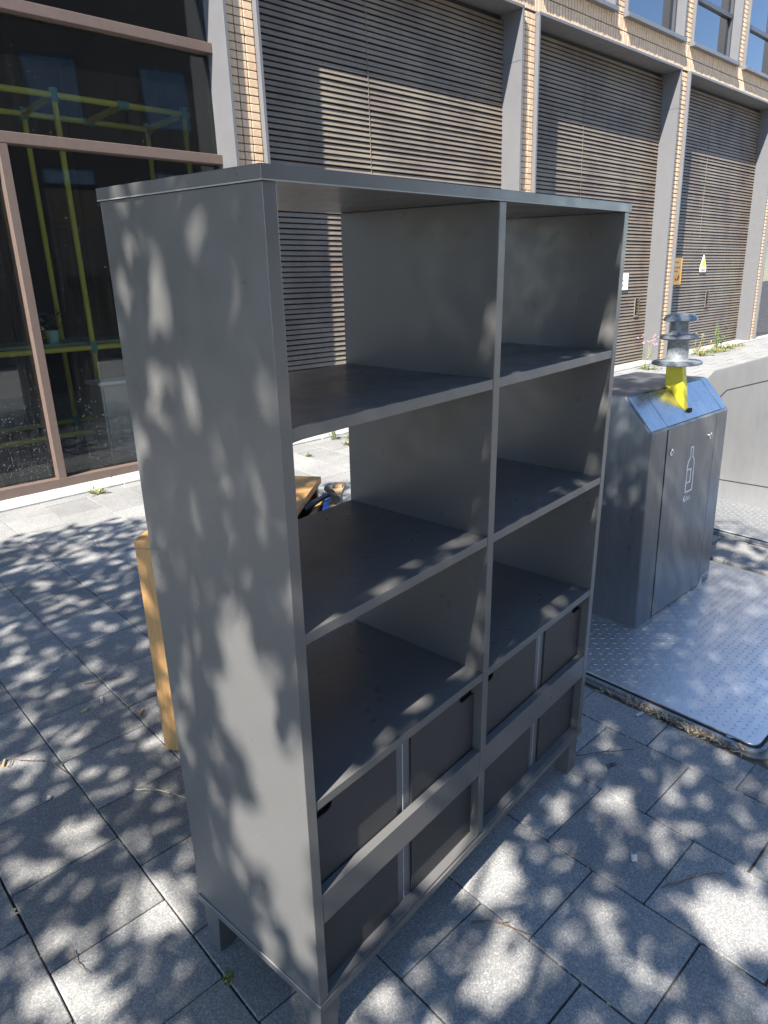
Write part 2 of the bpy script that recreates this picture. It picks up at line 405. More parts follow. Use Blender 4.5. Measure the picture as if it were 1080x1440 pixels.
# ================================================================== BUILDING
S0, P, W_, HT, CF = 2.98817, 3.79430, .13767, 4.43696, 4.42043
Z0 = .10
bld = thing('office_building', 'brick building with grey framed louvre bays and dark glass shopfront', 'building', (6, CF, .15), MB)
bays = [(S0+k*P+W_, S0+(k+1)*P-W_) for k in (-1, 0, 1, 2, 3)]        # glass, louvre x3, glass
bays[0] = (-4.2, S0-W_)
DEP = .255           # louvres behind the frame front
BR = CF+.05          # brick face
# mortar bed behind the bricks (cut round the bays)
mo = MBd()
for k in range(0, 4): mo.box((S0+k*P-W_-.0, BR+.012, Z0), (S0+k*P+W_, BR+.30, HT))
mo.box((-6, BR+.012, HT), (17.2, BR+.30, hs_ := 4.80)); mo.box((-6, BR+.012, Z0), (-4.2, BR+.30, HT))
wins = []
for k in range(-5, 8):
    a0 = S0+k*P/2+.14; wins.append((a0, a0+P/2-.28))
WT = 7.0
for k in range(-5, 9): mo.box((S0+k*P/2-.14, BR+.012, hs_), (S0+k*P/2+.14, BR+.30, WT))
mo.build('wall', M_mortar, bld)
B((-7, BR, WT), (17.4, BR+.3, 9.5)).build('upper_wall', M_wallp, bld)
B((-7.05, BR-.05, 9.5), (17.45, BR+6.5, 9.7)).build('roof', M_frame, bld)
B((-7, BR+5.9, 0), (17.4, BR+6.2, 9.5)).build('rear_wall', M_wallp, bld)
B((-7, BR+.30, 0), (-6.7, BR+5.9, 9.5)).build('end_wall', M_wallp, bld)
B((17.1, BR+.30, 0), (17.4, BR+5.9, 9.5)).build('end_wall', M_wallp, bld)

# bricks
CH = .0600
BWd = (2*W_-.002)/3
bm_ = B((-BWd/2+.0035, -.0, -CH/2+.0035), (BWd/2-.0035, .03, CH/2-.0035)).mesh('brick', M_brick, bevel=.003, seg=1)
field = MBd()
def fb(mb, x0, x1, z0, z1, dy=0):
    y = BR+dy; e = .003
    mb.add([(x0, y+.02, z0), (x1, y+.02, z0), (x1, y+.02, z1), (x0, y+.02, z1), (x0+e, y, z0+e), (x1-e, y, z0+e), (x1-e, y, z1-e), (x0+e, y, z1-e)],
           [(4, 5, 6, 7), (0, 1, 5, 4), (1, 2, 6, 5), (2, 3, 7, 6), (3, 0, 4, 7)])
rows = int((HT-Z0)/CH)
for k in range(4):
    for r_ in range(rows):
        z = Z0+CH*(r_+.5)
        for c_ in range(3):
            x = S0+k*P-W_+.001+BWd*(c_+.5)
            if (k == 0 and 2.35 < z < 4.2) or (k == 1 and 2.4 < z):
                inst('brick', bm_, bld, (x+random.uniform(-.001, .001), BR+random.uniform(-.002, .002), z), (0, random.uniform(-.006, .006), 0))
            else: fb(field, x-BWd/2+.0035, x+BWd/2-.0035, z-CH/2+.0035, z+CH/2-.0035, random.uniform(-.002, .002))
# soldier courses between frames and window sills, stretchers on the window piers
z = HT+.004
while z < hs_-.02:
    h = min(.166, hs_-z); x = -6.
    while x < 17.1:
        if x > 3: fb(field, x+.0035, x+.0565, z+.0035, z+h-.0035, random.uniform(-.002, .002))
        x += .06
    if z > HT+.3: break
    z += .168
for k in range(1, 9):
    z = hs_
    while z < 6.2:
        for c_ in range(3):
            x = S0+k*P/2-.14+.0933*c_; fb(field, x+.0035, x+.0933-.0035, z+.0035, z+CH-.0035, random.uniform(-.002, .002))
        z += CH
fo = field.build('brick_field', M_brickf, bld); fo['kind'] = 'stuff'

# framed bays
FT = .03
def frame(parent, a, b, z0, z1, y0, y1, bottom=False, m=M_frame):
    B((a, y0, z0), (a+FT, y1, z1-FT)).build('jamb', m, parent, bevel=.002, seg=1)
    B((b-FT, y0, z0), (b, y1, z1-FT)).build('jamb', m, parent, bevel=.002, seg=1)
    B((a, y0-.001, z1-FT), (b, y1, z1)).build('head', m, parent, bevel=.002, seg=1)
    if bottom: B((a-.02, y0-.03, z0-.05), (b+.02, y1, z0)).build('sill', m, parent, bevel=.003, seg=1)
slat_h = .0330; SP = .0475
for k in (1, 2, 3):
    a, b = bays[k]
    lou = B((a+FT, CF+DEP+.05, Z0), (b-FT, CF+DEP+.07, HT-FT)).build('louvre', M_back, bld)
    frame(lou, a, b, Z0, HT, CF, CF+DEP+.07)
    L = b-a-2*FT-.004
    # blade: flat face leaning slightly, hooked lip
    prof = [(0, 0), (.010, -.002), (.034, slat_h+.004), (.030, slat_h+.007), (.010, slat_h)]
    sm = MBd().prism([(y, z_) for y, z_ in prof], 0, -L/2, L/2).mesh('slat', M_slat)
    z = Z0+.13; i = 0
    while z < HT-FT-.05:
        inst('slat', sm, lou, ((a+b)/2, CF+DEP+random.uniform(-.002, .002), z+random.uniform(-.0015, .0015)), (random.uniform(-.06, .06), random.uniform(-.0006, .0006), random.uniform(-.0006, .0006))); z += SP
    # centre seam and fixing strip
    B(((a+b)/2-.35, CF+DEP-.0005, 2.2), ((a+b)/2-.347, CF+DEP+.01, HT-.2)).build('seam_strip', M_slat, lou)
    B((a+FT, CF+DEP-.012, Z0), (b-FT, CF+DEP+.05, Z0+.12)).build('bottom_rail', M_frame, lou)
    for jz in (HT-.52,):
        B((b-FT-.0015, CF+.002, jz), (b-FT, CF+DEP-.004, jz+.004)).build('panel_joint', M_dwin, lou)

# hatches knocked into two louvres
for (s_, z_, k) in ((10.03, 1.03, 2), (12.60, 1.07, 3)):
    h = thing('hand_hatch', 'small dark hatch with torn edge in the louvre beside the %s' % ('weeds with pink flowers' if k == 2 else 'warning triangle'), 'hatch', (s_, CF+DEP-.01, z_), MB)
    hw, hh = .105, .25
    B((s_, CF+DEP-.006, z_), (s_+hw, CF+DEP+.004, z_+hh)).build('opening', M_black, h)
    for q in ((s_-.012, s_, z_-.012, z_+hh+.012), (s_+hw, s_+hw+.02, z_-.012, z_+hh+.012), (s_-.012, s_+hw+.02, z_+hh, z_+hh+.016), (s_-.012, s_+hw+.02, z_-.03, z_)):
        B((q[0], CF+DEP-.010, q[2]), (q[1], CF+DEP+.004, q[3])).build('edge', M_slat, h, bevel=.003, seg=1)
    for i in range(5): B((s_+hw-.05+random.uniform(0, .02), CF+DEP-.012, z_+.02+i*.048), (s_+hw, CF+DEP, z_+.035+i*.048)).build('bent_slat', M_slat, h)

# signs on the louvres
def yz(s_, z_): return (s_, z_)
ws = thing('warning_sign', 'white and yellow warning triangle sign on the louvre', 'sign', (12.35, CF+DEP-.01, 1.66), MB)
MBd().prism([(12.23, 1.65), (12.47, 1.65), (12.47, 1.735), (12.36, 1.93), (12.34, 1.93), (12.23, 1.735)], 1, CF+DEP-.012, CF+DEP-.004).build('backing', M_white, ws)
MBd().prism([(12.255, 1.742), (12.445, 1.742), (12.35, 1.905)], 1, CF+DEP-.0145, CF+DEP-.0125).build('triangle', M_syel, ws)
MBd().prism([(12.345, 1.765), (12.36, 1.80), (12.345, 1.805), (12.36, 1.85), (12.34, 1.81), (12.355, 1.805)], 1, CF+DEP-.0165, CF+DEP-.015).build('lightning_bolt', M_black, ws)
for i in range(2): B((12.27, CF+DEP-.0145, 1.67+i*.028), (12.43, CF+DEP-.0125, 1.68+i*.028)).build('text_line', M_red, ws)
osn = thing('notice_sign', 'orange notice sign beside the grey jamb of the louvre', 'sign', (11.3, CF+DEP-.01, 1.46), MB)
B((11.06, CF+DEP-.012, 1.46), (11.52, CF+DEP-.004, 1.885)).build('board', M_orange, osn)
for i, (l_, z_) in enumerate(((.26, 1.80), (.30, 1.72), (.24, 1.66))): B((11.14, CF+DEP-.0145, z_), (11.14+l_, CF+DEP-.0125, z_+.022)).build('text_line', M_red, osn)
MBd().tube([(11.36+.06*math.cos(R(t_)), CF+DEP-.014, 1.58+.05*math.sin(R(t_))) for t_ in range(-150, 60, 30)], .011, 6).build('curved_mark', M_red, osn)
wsn = thing('white_sign', 'small white sign on the louvre half hidden by the bookcase', 'sign', (9.55, CF+DEP-.01, 1.4), MB)
B((9.30, CF+DEP-.012, 1.42), (9.755, CF+DEP-.004, 1.66)).build('board', M_white, wsn)
for i in range(2): B((9.34, CF+DEP-.0145, 1.48+i*.07), (9.60, CF+DEP-.0125, 1.50+i*.07)).build('text_line', M_red, wsn)

# glazed shopfront bays
def shopfront(k, depth, mull_z, mull_s):
    a, b = bays[k]; y = CF+depth
    g_ = thing_part = B((a, y+.028, Z0), (b-.0, y+.036, HT)).build('shopfront', M_glass, bld)
    frame(g_, a, b, Z0, HT, CF, y+.09)
    for z_ in mull_z: B((a+FT, y-.045, z_-.036), (b-FT, y+.06, z_+.036)).build('transom', M_mull, g_, bevel=.003, seg=1)
    B((a+FT, y-.045, Z0), (b-FT, y+.06, .255)).build('bottom_rail', M_mull, g_, bevel=.003, seg=1)
    for s_, z0, z1 in mull_s: B((s_-.031, y-.043, z0), (s_+.031, y+.058, z1)).build('mullion', M_mull, g_, bevel=.003, seg=1)
    return g_
shopfront(0, .25, (3.43, 2.63), ((1.125, .255, 2.594), (-.75, .255, 2.594), (-2.6, .255, 2.594)))
shopfront(4, .25, (3.43,), ()) if False else None
a4 = S0+3*P+W_; bays[4] = (a4, 17.0)
shopfront(4, .10, (3.43, ), ((15.9, .255, 3.39),))
# rooms behind the glass
rm = MBd(); y0 = CF+.36
rm.box((-4.4, BR+5.0, .1), (3.6, BR+5.1, 4.6)); rm.box((-4.4, y0, .1), (-4.3, BR+5, 4.6)); rm.box((3.5, y0+.2, .1), (3.6, BR+5, 4.6)); rm.box((-4.4, y0, 4.5), (3.6, BR+5.1, 4.6))
rm.build('room_wall', M_room, bld)
B((-4.4, y0, .1), (3.5, BR+5.0, .2)).build('room_floor', M_roomf, bld)
rm = MBd(); rm.box((13.9, BR+4.0, .1), (17.1, BR+4.1, 4.6)); rm.box((13.9, y0, 4.5), (17.1, BR+4., 4.6)); rm.box((13.9, BR+.35, .1), (14.0, BR+4, 4.5)); rm.build('room_wall', M_room, bld)
B((14.0, y0, .1), (17.1, BR+4.0, .2)).build('room_floor', M_roomf, bld)

# upper windows
for i, (a, b) in enumerate(wins):
    if b < 5.5: continue
    y = CF+.16
    wv = B((a+FT, y+.02, hs_+.0), (b-FT, y+.026, WT-FT)).build('window', M_glassw, bld)
    frame(wv, a, b, hs_, WT, CF+.005, y+.08, True)
    B((a+FT, y-.02, hs_+.62), (b-FT, y+.05, hs_+.68)).build('transom', M_dwin, wv)
    B((a+FT, y-.02, hs_), (b-FT, y+.05, hs_+.045)).build('bottom_rail', M_dwin, wv)
    B((a+FT, y-.02, hs_+.045), (a+FT+.045, y+.05, WT-FT)).build('stile', M_dwin, wv)
    B((b-FT-.045, y-.02, hs_+.045), (b-FT, y+.05, WT-FT)).build('stile', M_dwin, wv)
    B((a-.05, BR+.9, hs_-.3), (b+.05, BR+1.0, WT)).build('blind', M_room, wv)

# ------------------------------------------------------------------ things inside the shopfront
FR = .024
rk = thing('scaffold_rack', 'yellow tube scaffold rack with teal joints behind the shopfront glass', 'rack', (1, 5.9, .2), MB)
fy, by = 5.5, 6.25; zt = 3.14
for s_ in (-3.2, -.7, 1.85, 3.0):
    for y_ in (fy, by):
        MBd().tube([(s_, y_, .2), (s_, y_, zt)], FR, 10).build('upright', M_tube, rk, smooth=True)
        for z_ in (zt, .42, 1.16): MBd().tube([(s_, y_, z_-.05), (s_, y_, z_+.05)], .036, 10).build('joint', M_teal, rk, smooth=True)
for y_ in (fy, by):
    for z_ in (zt, .42): MBd().tube([(-3.3, y_, z_), (3.05, y_, z_)], FR, 10).build('rail', M_tube, rk, smooth=True)
MBd().tube([(-3.3, fy, 1.16), (3.05, fy, 1.16)], FR, 10).build('rail', M_tube, rk, smooth=True)
for s_ in (-3.2, -.7, 1.85, 2.42, 3.0):
    MBd().tube([(s_, fy, zt), (s_, by, zt)], FR*1.1, 10).build('cross_rail', M_tube, rk, smooth=True)
for y_ in (fy, by): MBd().tube([(2.42-.05, y_, zt), (2.42+.05, y_, zt)], .034, 10).build('joint', M_teal, rk, smooth=True)
B((-3.2, fy+.03, 1.185), (3.0, by-.03, 1.21)).build('worktop', M_bench, rk)
pc = thing('reflection_standin', 'low pale box behind the shopfront glass standing in for a street reflection', 'reflection stand-in', (2.3, 5.35, .2), MB)  # pale box added inside to stand in for the bright street reflection
B((1.72, 5.15, .2), (3.0, 5.42, .86)).build('body', M_pale, pc, bevel=.005); B((1.70, 5.13, .86), (3.02, 5.43, .885)).build('top', M_white, pc)
for i in range(2): B((1.74+i*.63, 5.135, .24), (2.35+i*.63, 5.15, .84)).build('door', M_pale, pc, bevel=.003)
pp = thing('potted_plant', 'small leafy plant in a mint pot on the worktop inside', 'plant', (1.56, 5.62, 1.21), MB)
MBd().lathe([(.045, 1.21), (.06, 1.32), (.055, 1.32), (.05, 1.30)], 1.56, 5.62, 20).build('pot', M_pot, pp, smooth=True)
mb = MBd()
for i in range(70):
    t_ = random.uniform(0, 6.28); e = random.uniform(.02, .13); h = random.uniform(.0, .16)
    x_, y_, z_ = 1.56+e*math.cos(t_), 5.62+e*math.sin(t_), 1.33+h; d_ = Vector((math.cos(t_), math.sin(t_), random.uniform(-.3, .8))).normalized()*.045; sx_ = d_.cross(Vector((0, 0, 1))).normalized()*.014
    mb.add([Vector((x_, y_, z_)), Vector((x_, y_, z_))+d_*.5+sx_, Vector((x_, y_, z_))+d_, Vector((x_, y_, z_))+d_*.5-sx_], [(0, 1, 2, 3)])
mb.build('foliage', M_weed, pp)

# ================================================================== BINS
def slantquad(mb): pass
bu0, bu1, bv = 2.167, 2.957, .428
zb, zf, zr, vr, vb = .012, .950, 1.097, .553, 1.06
rb = thing('glass_bin', 'dark grey metal recycling bin with white bottle symbol and yellow lifting post', 'recycling bin', ((bu0+bu1)/2, .75, .02), MB)
prof = [(bv, zb+.012), (bv, zf), (vr, zr), (vb-.14, zr+.004), (vb, zf), (vb, zb+.012)]
MBd().prism(prof, 0, bu0, bu1).build('body', M_bin, rb, bevel=.010, smooth=True, seg=3)
B((bu0+.012, bv+.012, -.02), (bu1-.012, vb-.012, zb+.014)).build('plinth', M_black, rb)
# front door panel, proud of the body with a shadow gap round it
d0, d1 = 2.322, 2.822
B((d0-.006, bv-.0015, .05), (d1+.006, bv+.001, zf-.004)).build('door_gap', M_black, rb)
MBd().prism([(bv-.003, .054), (bv-.003, zf-.004), (bv+.002, zf-.004), (bv+.002, .054)], 0, d0, d1).build('door', M_bin, rb, bevel=.0012, seg=1)
sl = Vector((0, vr-bv, zr-zf)).normalized(); nr = Vector((0, -sl.z, sl.y))
def onslant(u, t, h): q = Vector((u, bv, zf))+sl*t+nr*h; return tuple(q)
Ls = (Vector((0, vr, zr))-Vector((0, bv, zf))).length
def slabq(u0, u1, t0, t1, h0, h1):
    mb = MBd(); vs_ = [onslant(u, t, h) for h in (h0, h1) for u, t in ((u0, t0), (u1, t0), (u1, t1), (u0, t1))]
    return mb.add(vs_, [(0, 3, 2, 1), (4, 5, 6, 7), (0, 1, 5, 4), (1, 2, 6, 5), (2, 3, 7, 6), (3, 0, 4, 7)])
slabq(d0-.004, d1+.06, .008, Ls-.004, 0, .0015).build('lid_gap', M_black, rb)
slabq(d0, d1+.056, .010, Ls-.008, 0, .0035).build('lid', M_lid, rb, bevel=.001, seg=1)
for q0, q1 in ((bu0+.008, d0-.0045), (d1+.0605, bu1-.008)): slabq(q0, q1, .010, Ls-.008, -.002, .0035).build('lid_wing', M_lid, rb, bevel=.001, seg=1)
for u_, z_ in ((2.363, .838), (2.768, .845)):
    l_ = MBd().tube([(u_, bv-.002, z_), (u_, bv-.006, z_), (u_, bv-.0075, z_)], [.016, .016, .012], 18).build('lock', M_lock, rb, smooth=True)
    B((u_-.002, bv-.009, z_-.007), (u_+.002, bv-.007, z_+.007)).build('keyhole', M_black, l_)
# bottle outline
def outline(pts, th, y0, y1, closed=True):
    mb = MBd(); n_ = len(pts)
    for i in range(n_ if closed else n_-1):
        p0, p1 = Vector(pts[i]), Vector(pts[(i+1) % n_]); d_ = (p1-p0).normalized(); q_ = Vector((-d_.y, d_.x))*th/2; e_ = d_*th/2
        poly = [p0-e_-q_, p1+e_-q_, p1+e_+q_, p0-e_+q_]
        mb.prism([(v.x, v.y) for v in poly], 1, y0+i*.00002, y1)
    return mb
cx = 2.580; bz = .612
pts = [(-.034, 0), (.034, 0), (.034, .125), (.027, .150), (.012, .165), (.012, .212), (-.012, .212), (-.012, .165), (-.027, .150), (-.034, .125)]
outline([(cx+x_, bz+z_) for x_, z_ in pts], .0065, bv-.0045, bv-.0028).build('bottle_symbol', M_white, rb)
outline([(cx-.034, bz+.045), (cx+.006, bz+.045), (cx+.006, bz+.108), (cx-.034, bz+.108)], .005, bv-.0048, bv-.0028).build('bottle_label_symbol', M_white, rb)
def text(body, size, loc, parent, m, extr=.0006):
    cu = bpy.data.curves.new('lettering', 'FONT'); cu.body = body; cu.size = size; cu.extrude = extr; cu.align_x = 'CENTER'
    to = bpy.data.objects.new('tmp', cu); C.objects.link(to); bpy.context.view_layer.update()
    me = bpy.data.meshes.new_from_object(to.evaluated_get(bpy.context.evaluated_depsgraph_get())); bpy.data.objects.remove(to)
    me.name = 'lettering'; me.materials.clear(); me.materials.append(m)
    o = inst('lettering', me, parent, loc, (math.pi/2, 0, 0)); return o
text('Glas', .040, (2.568, bv-.0042, .568), rb, M_white)
B((2.855, bv-.002, .045), (2.935, bv+.001, .092)).build('sticker', M_pale, rb)
for i in range(4): B((2.862, bv-.003, .053+i*.009), (2.862+.066-.008*(i % 2), bv-.0019, .056+i*.009)).build('sticker_print', M_darkst, rb)
B((bu0-.004, .86, .25), (bu0+.002, .885, .36)).build('hinge', M_lock, rb); B((bu0-.0015, .80, .18), (bu0+.001, .84, .90)).build('door_seam', M_black, rb)
# lifting post with mushroom head
pu, pv = 2.560, .515
pst = MBd().prism([(pv-.055, .985), (pv+.05, 1.105), (pv+.05, 1.203), (pv-.022, 1.203)], 0, pu-.02, pu+.02).build('lifting_post', M_yel, rb, bevel=.002, seg=1)
B((pu+.0, pv-.065, .975), (pu+.035, pv-.03, 1.0)).build('post_slot', M_black, rb)
pv2 = pv+.012
MBd().lathe([(.10, 1.196), (.108, 1.199), (.108, 1.209), (.100, 1.214), (.05, 1.216), (.046, 1.222), (.046, 1.300), (.05, 1.306), (.074, 1.308), (.083, 1.314), (.083, 1.322), (.072, 1.328), (.045, 1.331), (.040, 1.337), (.038, 1.385), (.060, 1.386), (.073, 1.390), (.068, 1.405), (.055, 1.416), (.03, 1.420)], pu, pv2, 32).build('mushroom_head', M_galv, rb, smooth=True)

b2u = 4.272
r2 = thing('paper_bin', 'pale grey metal bin with chamfered top standing behind the glass bin', 'recycling bin', (4.7, .75, .04), MB)
pr = [(.30, .03), (.30, .98), (.44, 1.145), (.60, 1.115), (1.04, .965), (1.115, .875), (1.115, .03)]
MBd().prism(pr, 0, b2u, b2u+.86).build('body', M_bin2, r2, bevel=.010, smooth=True, seg=3)
B((b2u+.02, .32, -.02), (b2u+.84, 1.095, .05)).build('plinth', M_darkst, r2)
pr2 = [(.335, .225), (.335, .86), (.45, .965), (.60, .955), (.945, .842), (1.0, .775), (1.0, .225)]
outline(pr2, .006, 0, .001)
mb = MBd()
for i in range(len(pr2)):
    p0, p1 = Vector(pr2[i]), Vector(pr2[(i+1) % len(pr2)]); d_ = (p1-p0).normalized(); q_ = Vector((-d_.y, d_.x))*.003
    mb.prism([((p0-q_).x, (p0-q_).y), ((p1-q_).x, (p1-q_).y), ((p1+q_).x, (p1+q_).y), ((p0+q_).x, (p0+q_).y)], 0, b2u-.0012-.0001*i, b2u+.001)
mb.build('panel_seam', M_black, r2)
B((b2u-.012, .80, .035), (b2u+.03, .86, .055)).build('foot_bracket', M_galv, r2)
MBd().tube([(b2u-.008, 1.03, .80), (b2u+.001, 1.03, .80)], .012, 12).build('lock', M_lock, r2)

# ================================================================== BOOKCASE
bk = thing('bookcase', 'tall grey open bookcase with two columns of shelves standing on the pavement', 'bookcase', (.6, .216, 0))
TS, TH, D, W = .0243, .0213, .432, 1.2
ZT, TT, ZB = 1.753, .020, .148
Z1, Z2, Z3 = 1.391, 1.0347, .6767
XM = .6
be = dict(bevel=.0014, seg=2)
B((-.004, -.004, ZT-TT), (W+.004, D, ZT)).build('top_board', M_shelf, bk, **be)
B((0, 0, ZB+.012), (TS, D-.002, ZT-TT-.0008)).build('side_panel', M_shelf, bk, **be)
B((W-TS, 0, ZB+.012), (W, D-.002, ZT-TT-.0008)).build('side_panel', M_shelf, bk, **be)
B((XM-TS/2, 0, ZB+.0202), (XM+TS/2, D-.003, ZT-TT-.0006)).build('divider', M_shelf, bk, **be)
B((-.003, -.003, ZB-.008), (W+.003, D, ZB+.0115)).build('bottom_board', M_shelf, bk, **be)
B((TS+.0005, .0012, ZB+.0118), (XM-TS/2-.0005, D-.004, ZB+.020)).build('floor_panel', M_shelf, bk); B((XM+TS/2+.0005, .0012, ZB+.0118), (W-TS-.0005, D-.004, ZB+.020)).build('floor_panel', M_shelf, bk)
for x0, x1 in ((TS, XM-TS/2), (XM+TS/2, W-TS)):
    for z_ in (Z1, Z2, Z3): B((x0+.0002, .001, z_-TH), (x1-.0002, D-.004, z_)).build('shelf', M_shelf, bk, **be)
    B((x0+.0002, .0008, .3687), (x1-.0002, .022, .4452)).build('rail', M_shelf, bk, **be)
    # bottom compartment: two dark boards with hand slots, woven strap between
    xm = (x0+x1)/2+(.005 if x0 < .3 else .03); sw = .026
    zp0, zp1 = ZB+.021, Z3-TH-.001
    for s_, (p0, p1) in ((1, (x0+.001, xm-sw)), (-1, (xm+sw, x1-.001))):
        n0, n1 = (p0, p0+.062) if s_ > 0 else (p1-.062, p1); nz = zp1-.046
        mb = MBd()
        if s_ > 0: poly = [(p0, zp0), (p1, zp0), (p1, zp1), (n1, zp1), (n1, nz+.012), (n1-.004, nz+.004), (n1-.012, nz), (p0, nz)]
        else: poly = [(p1, zp0), (p0, zp0), (p0, zp1), (n0, zp1), (n0, nz+.012), (n0+.004, nz+.004), (n0+.012, nz), (p1, nz)]
        mb.prism(poly, 1, .0245, .0285).build('dark_panel', M_fabric, bk)
        B((min(n0, n1)-.004, .034, nz-.01), (max(n0, n1)+.004, .036, zp1)).build('slot_backing', M_black, bk)
    stp = B((xm-sw+.001, .029, zp0), (xm-.0015, .031, zp1)).build('strap', M_strap, bk)
    B((xm+.0015, .029, zp0), (xm+sw-.001, .031, zp1)).build('strap', M_strap, bk)
    B((xm-.0008, .0285, zp0), (xm+.0008, .0305, zp1)).build('seam_thread', M_thread, bk)
    B((x0+.001, .0375, zp0), (x1-.001, .040, zp1)).build('inner_board', M_fabric, bk)
# pale strips painting the bevel highlight below the top board and above the bottom
M_edge = mat('painted_edge_highlight', (.30, .29, .27), .5)
B((-.0046, -.0044, ZT-TT-.0004), (-.002, D-.001, ZT-TT+.0014)).build('edge_highlight', M_edge, bk); B((-.002, -.0046, ZT-TT-.0004), (W+.004, -.002, ZT-TT+.0014)).build('edge_highlight', M_edge, bk)
B((-.0036, -.0034, ZB+.0102), (-.001, D-.001, ZB+.0118)).build('edge_highlight', M_edge, bk)
# legs: short tapered blocks
for lx, sx_ in ((.004, 1), (W-.004, -1)):
    for ly, sy_ in ((.006, 1), (D-.010, -1)):
        mb = MBd(); a_, b_ = .060*sx_, .060*sy_; t_ = .010
        mb.add([(lx+t_*sx_*0, ly+.004*sy_, 0), (lx+a_*.78, ly+.004*sy_, 0), (lx+a_*.78, ly+b_*.8, 0), (lx, ly+b_*.8, 0), (lx, ly, ZB-.0075), (lx+a_, ly, ZB-.0075), (lx+a_, ly+b_, ZB-.0075), (lx, ly+b_, ZB-.0075)],
               [(0, 3, 2, 1), (4, 5, 6, 7), (0, 1, 5, 4), (1, 2, 6, 5), (2, 3, 7, 6), (3, 0, 4, 7)])
        mb.build('leg', M_shelf, bk, **be)

# ================================================================== THINGS BEHIND THE BOOKCASE
MT = Matrix.Rotation(R(33.5), 4, 'Z')      # local x = e1, local y = -e2
e1a, e1b, ya, yb = .934, 1.664, .33, .779
tb = thing('oak_side_table', 'small oak veneer cabinet standing behind the bookcase', 'side table', ((e1a+e1b)/2, .555, 0), MT)
B((e1a, ya, .778), (e1b, yb, .806)).build('top', M_oak, tb, bevel=.002)
B((e1a, ya+.001, 0), (e1a+.028, yb-.001, .7775)).build('side_panel', M_oak, tb, bevel=.0015)
B((e1b-.035, ya+.012, 0), (e1b-.007, yb-.001, .7775)).build('side_panel', M_oak, tb, bevel=.0015)
B((e1a+.029, yb-.02, .10), (e1b-.036, yb-.006, .7775)).build('back_panel', M_oakd, tb); B((e1a+.029, ya+.03, .40), (e1b-.036, yb-.021, .42)).build('shelf', M_oak, tb); B((e1a+.029, ya+.03, .08), (e1b-.036, yb-.021, .10)).build('shelf', M_oak, tb)
gc = thing('grey_panel_stack', 'grey loose boards standing upright between the bookcase and the oak cabinet', 'board stack', (1.3, .28, 0), MT)
for i in range(4): B((.98+.006*i, .241+i*.021, 0), (1.652+.004*(i % 2), .2605+i*.021, .740-.003*(i % 2))).build('board', M_shelf, gc, bevel=.0012, seg=1)
pk = thing('wooden_plank', 'brown wooden plank lying on top of the upright grey boards', 'plank', (1.55, .26, .741), MT)
MBd().prism([(1.36, .222), (1.37, .262), (1.735, .292), (1.74, .243)], 2, .7415, .760).build('board', M_oakd, pk, bevel=.0015); MBd().prism([(1.66, .245), (1.66, .282), (1.69, .284), (1.69, .246)], 2, .7605, .768).build('batten', M_oakd, pk, bevel=.001)
pk2 = thing('wooden_strip', 'thin light wooden strip lying beside the plank on the grey boards', 'wood strip', (1.45, .30, .741), MT)
MBd().prism([(1.34, .287), (1.34, .308), (1.545, .312), (1.55, .296)], 2, .7415, .753).build('strip', M_oak, pk2, bevel=.001); MBd().prism([(1.34, .2865), (1.345, .279), (1.54, .289), (1.545, .295)], 2, .7415, .748).build('lath', M_rub, pk2)
hm = thing('hammer', 'black handled hammer lying across the plank behind the bookcase', 'hammer', (1.47, .28, .77), MT)
MBd().tube([(1.365, .333, .768), (1.40, .316, .774), (1.45, .292, .780), (1.515, .257, .785)], [.0115, .0135, .010, .008], 12).build('handle', M_rub, hm, smooth=True)
MBd().tube([(1.585, .292, .786), (1.572, .286, .786), (1.545, .272, .785), (1.515, .257, .784), (1.49, .245, .783), (1.475, .238, .783), (1.45, .226, .782)], [.006, .014, .010, .013, .011, .017, .017], 14).build('head', M_steel, hm, smooth=True)
MBd().tube([(1.527, .263, .7845), (1.503, .251, .7838)], .0145, 14).build('collar', M_rub, hm, smooth=True)
bt = thing('blue_tape', 'bright blue strip of tape below the hammer on the grey boards', 'tape', (1.5, .27, .741), MT)
MBd().prism([(1.33, .235), (1.35, .262), (1.58, .292), (1.585, .275)], 2, .7605, .7625).build('strip', M_blue, bt); MBd().lathe([(.012, .7606), (.013, .761), (.013, .772), (.012, .7725)], 1.345, .246, 18).build('roll', M_blue, bt)

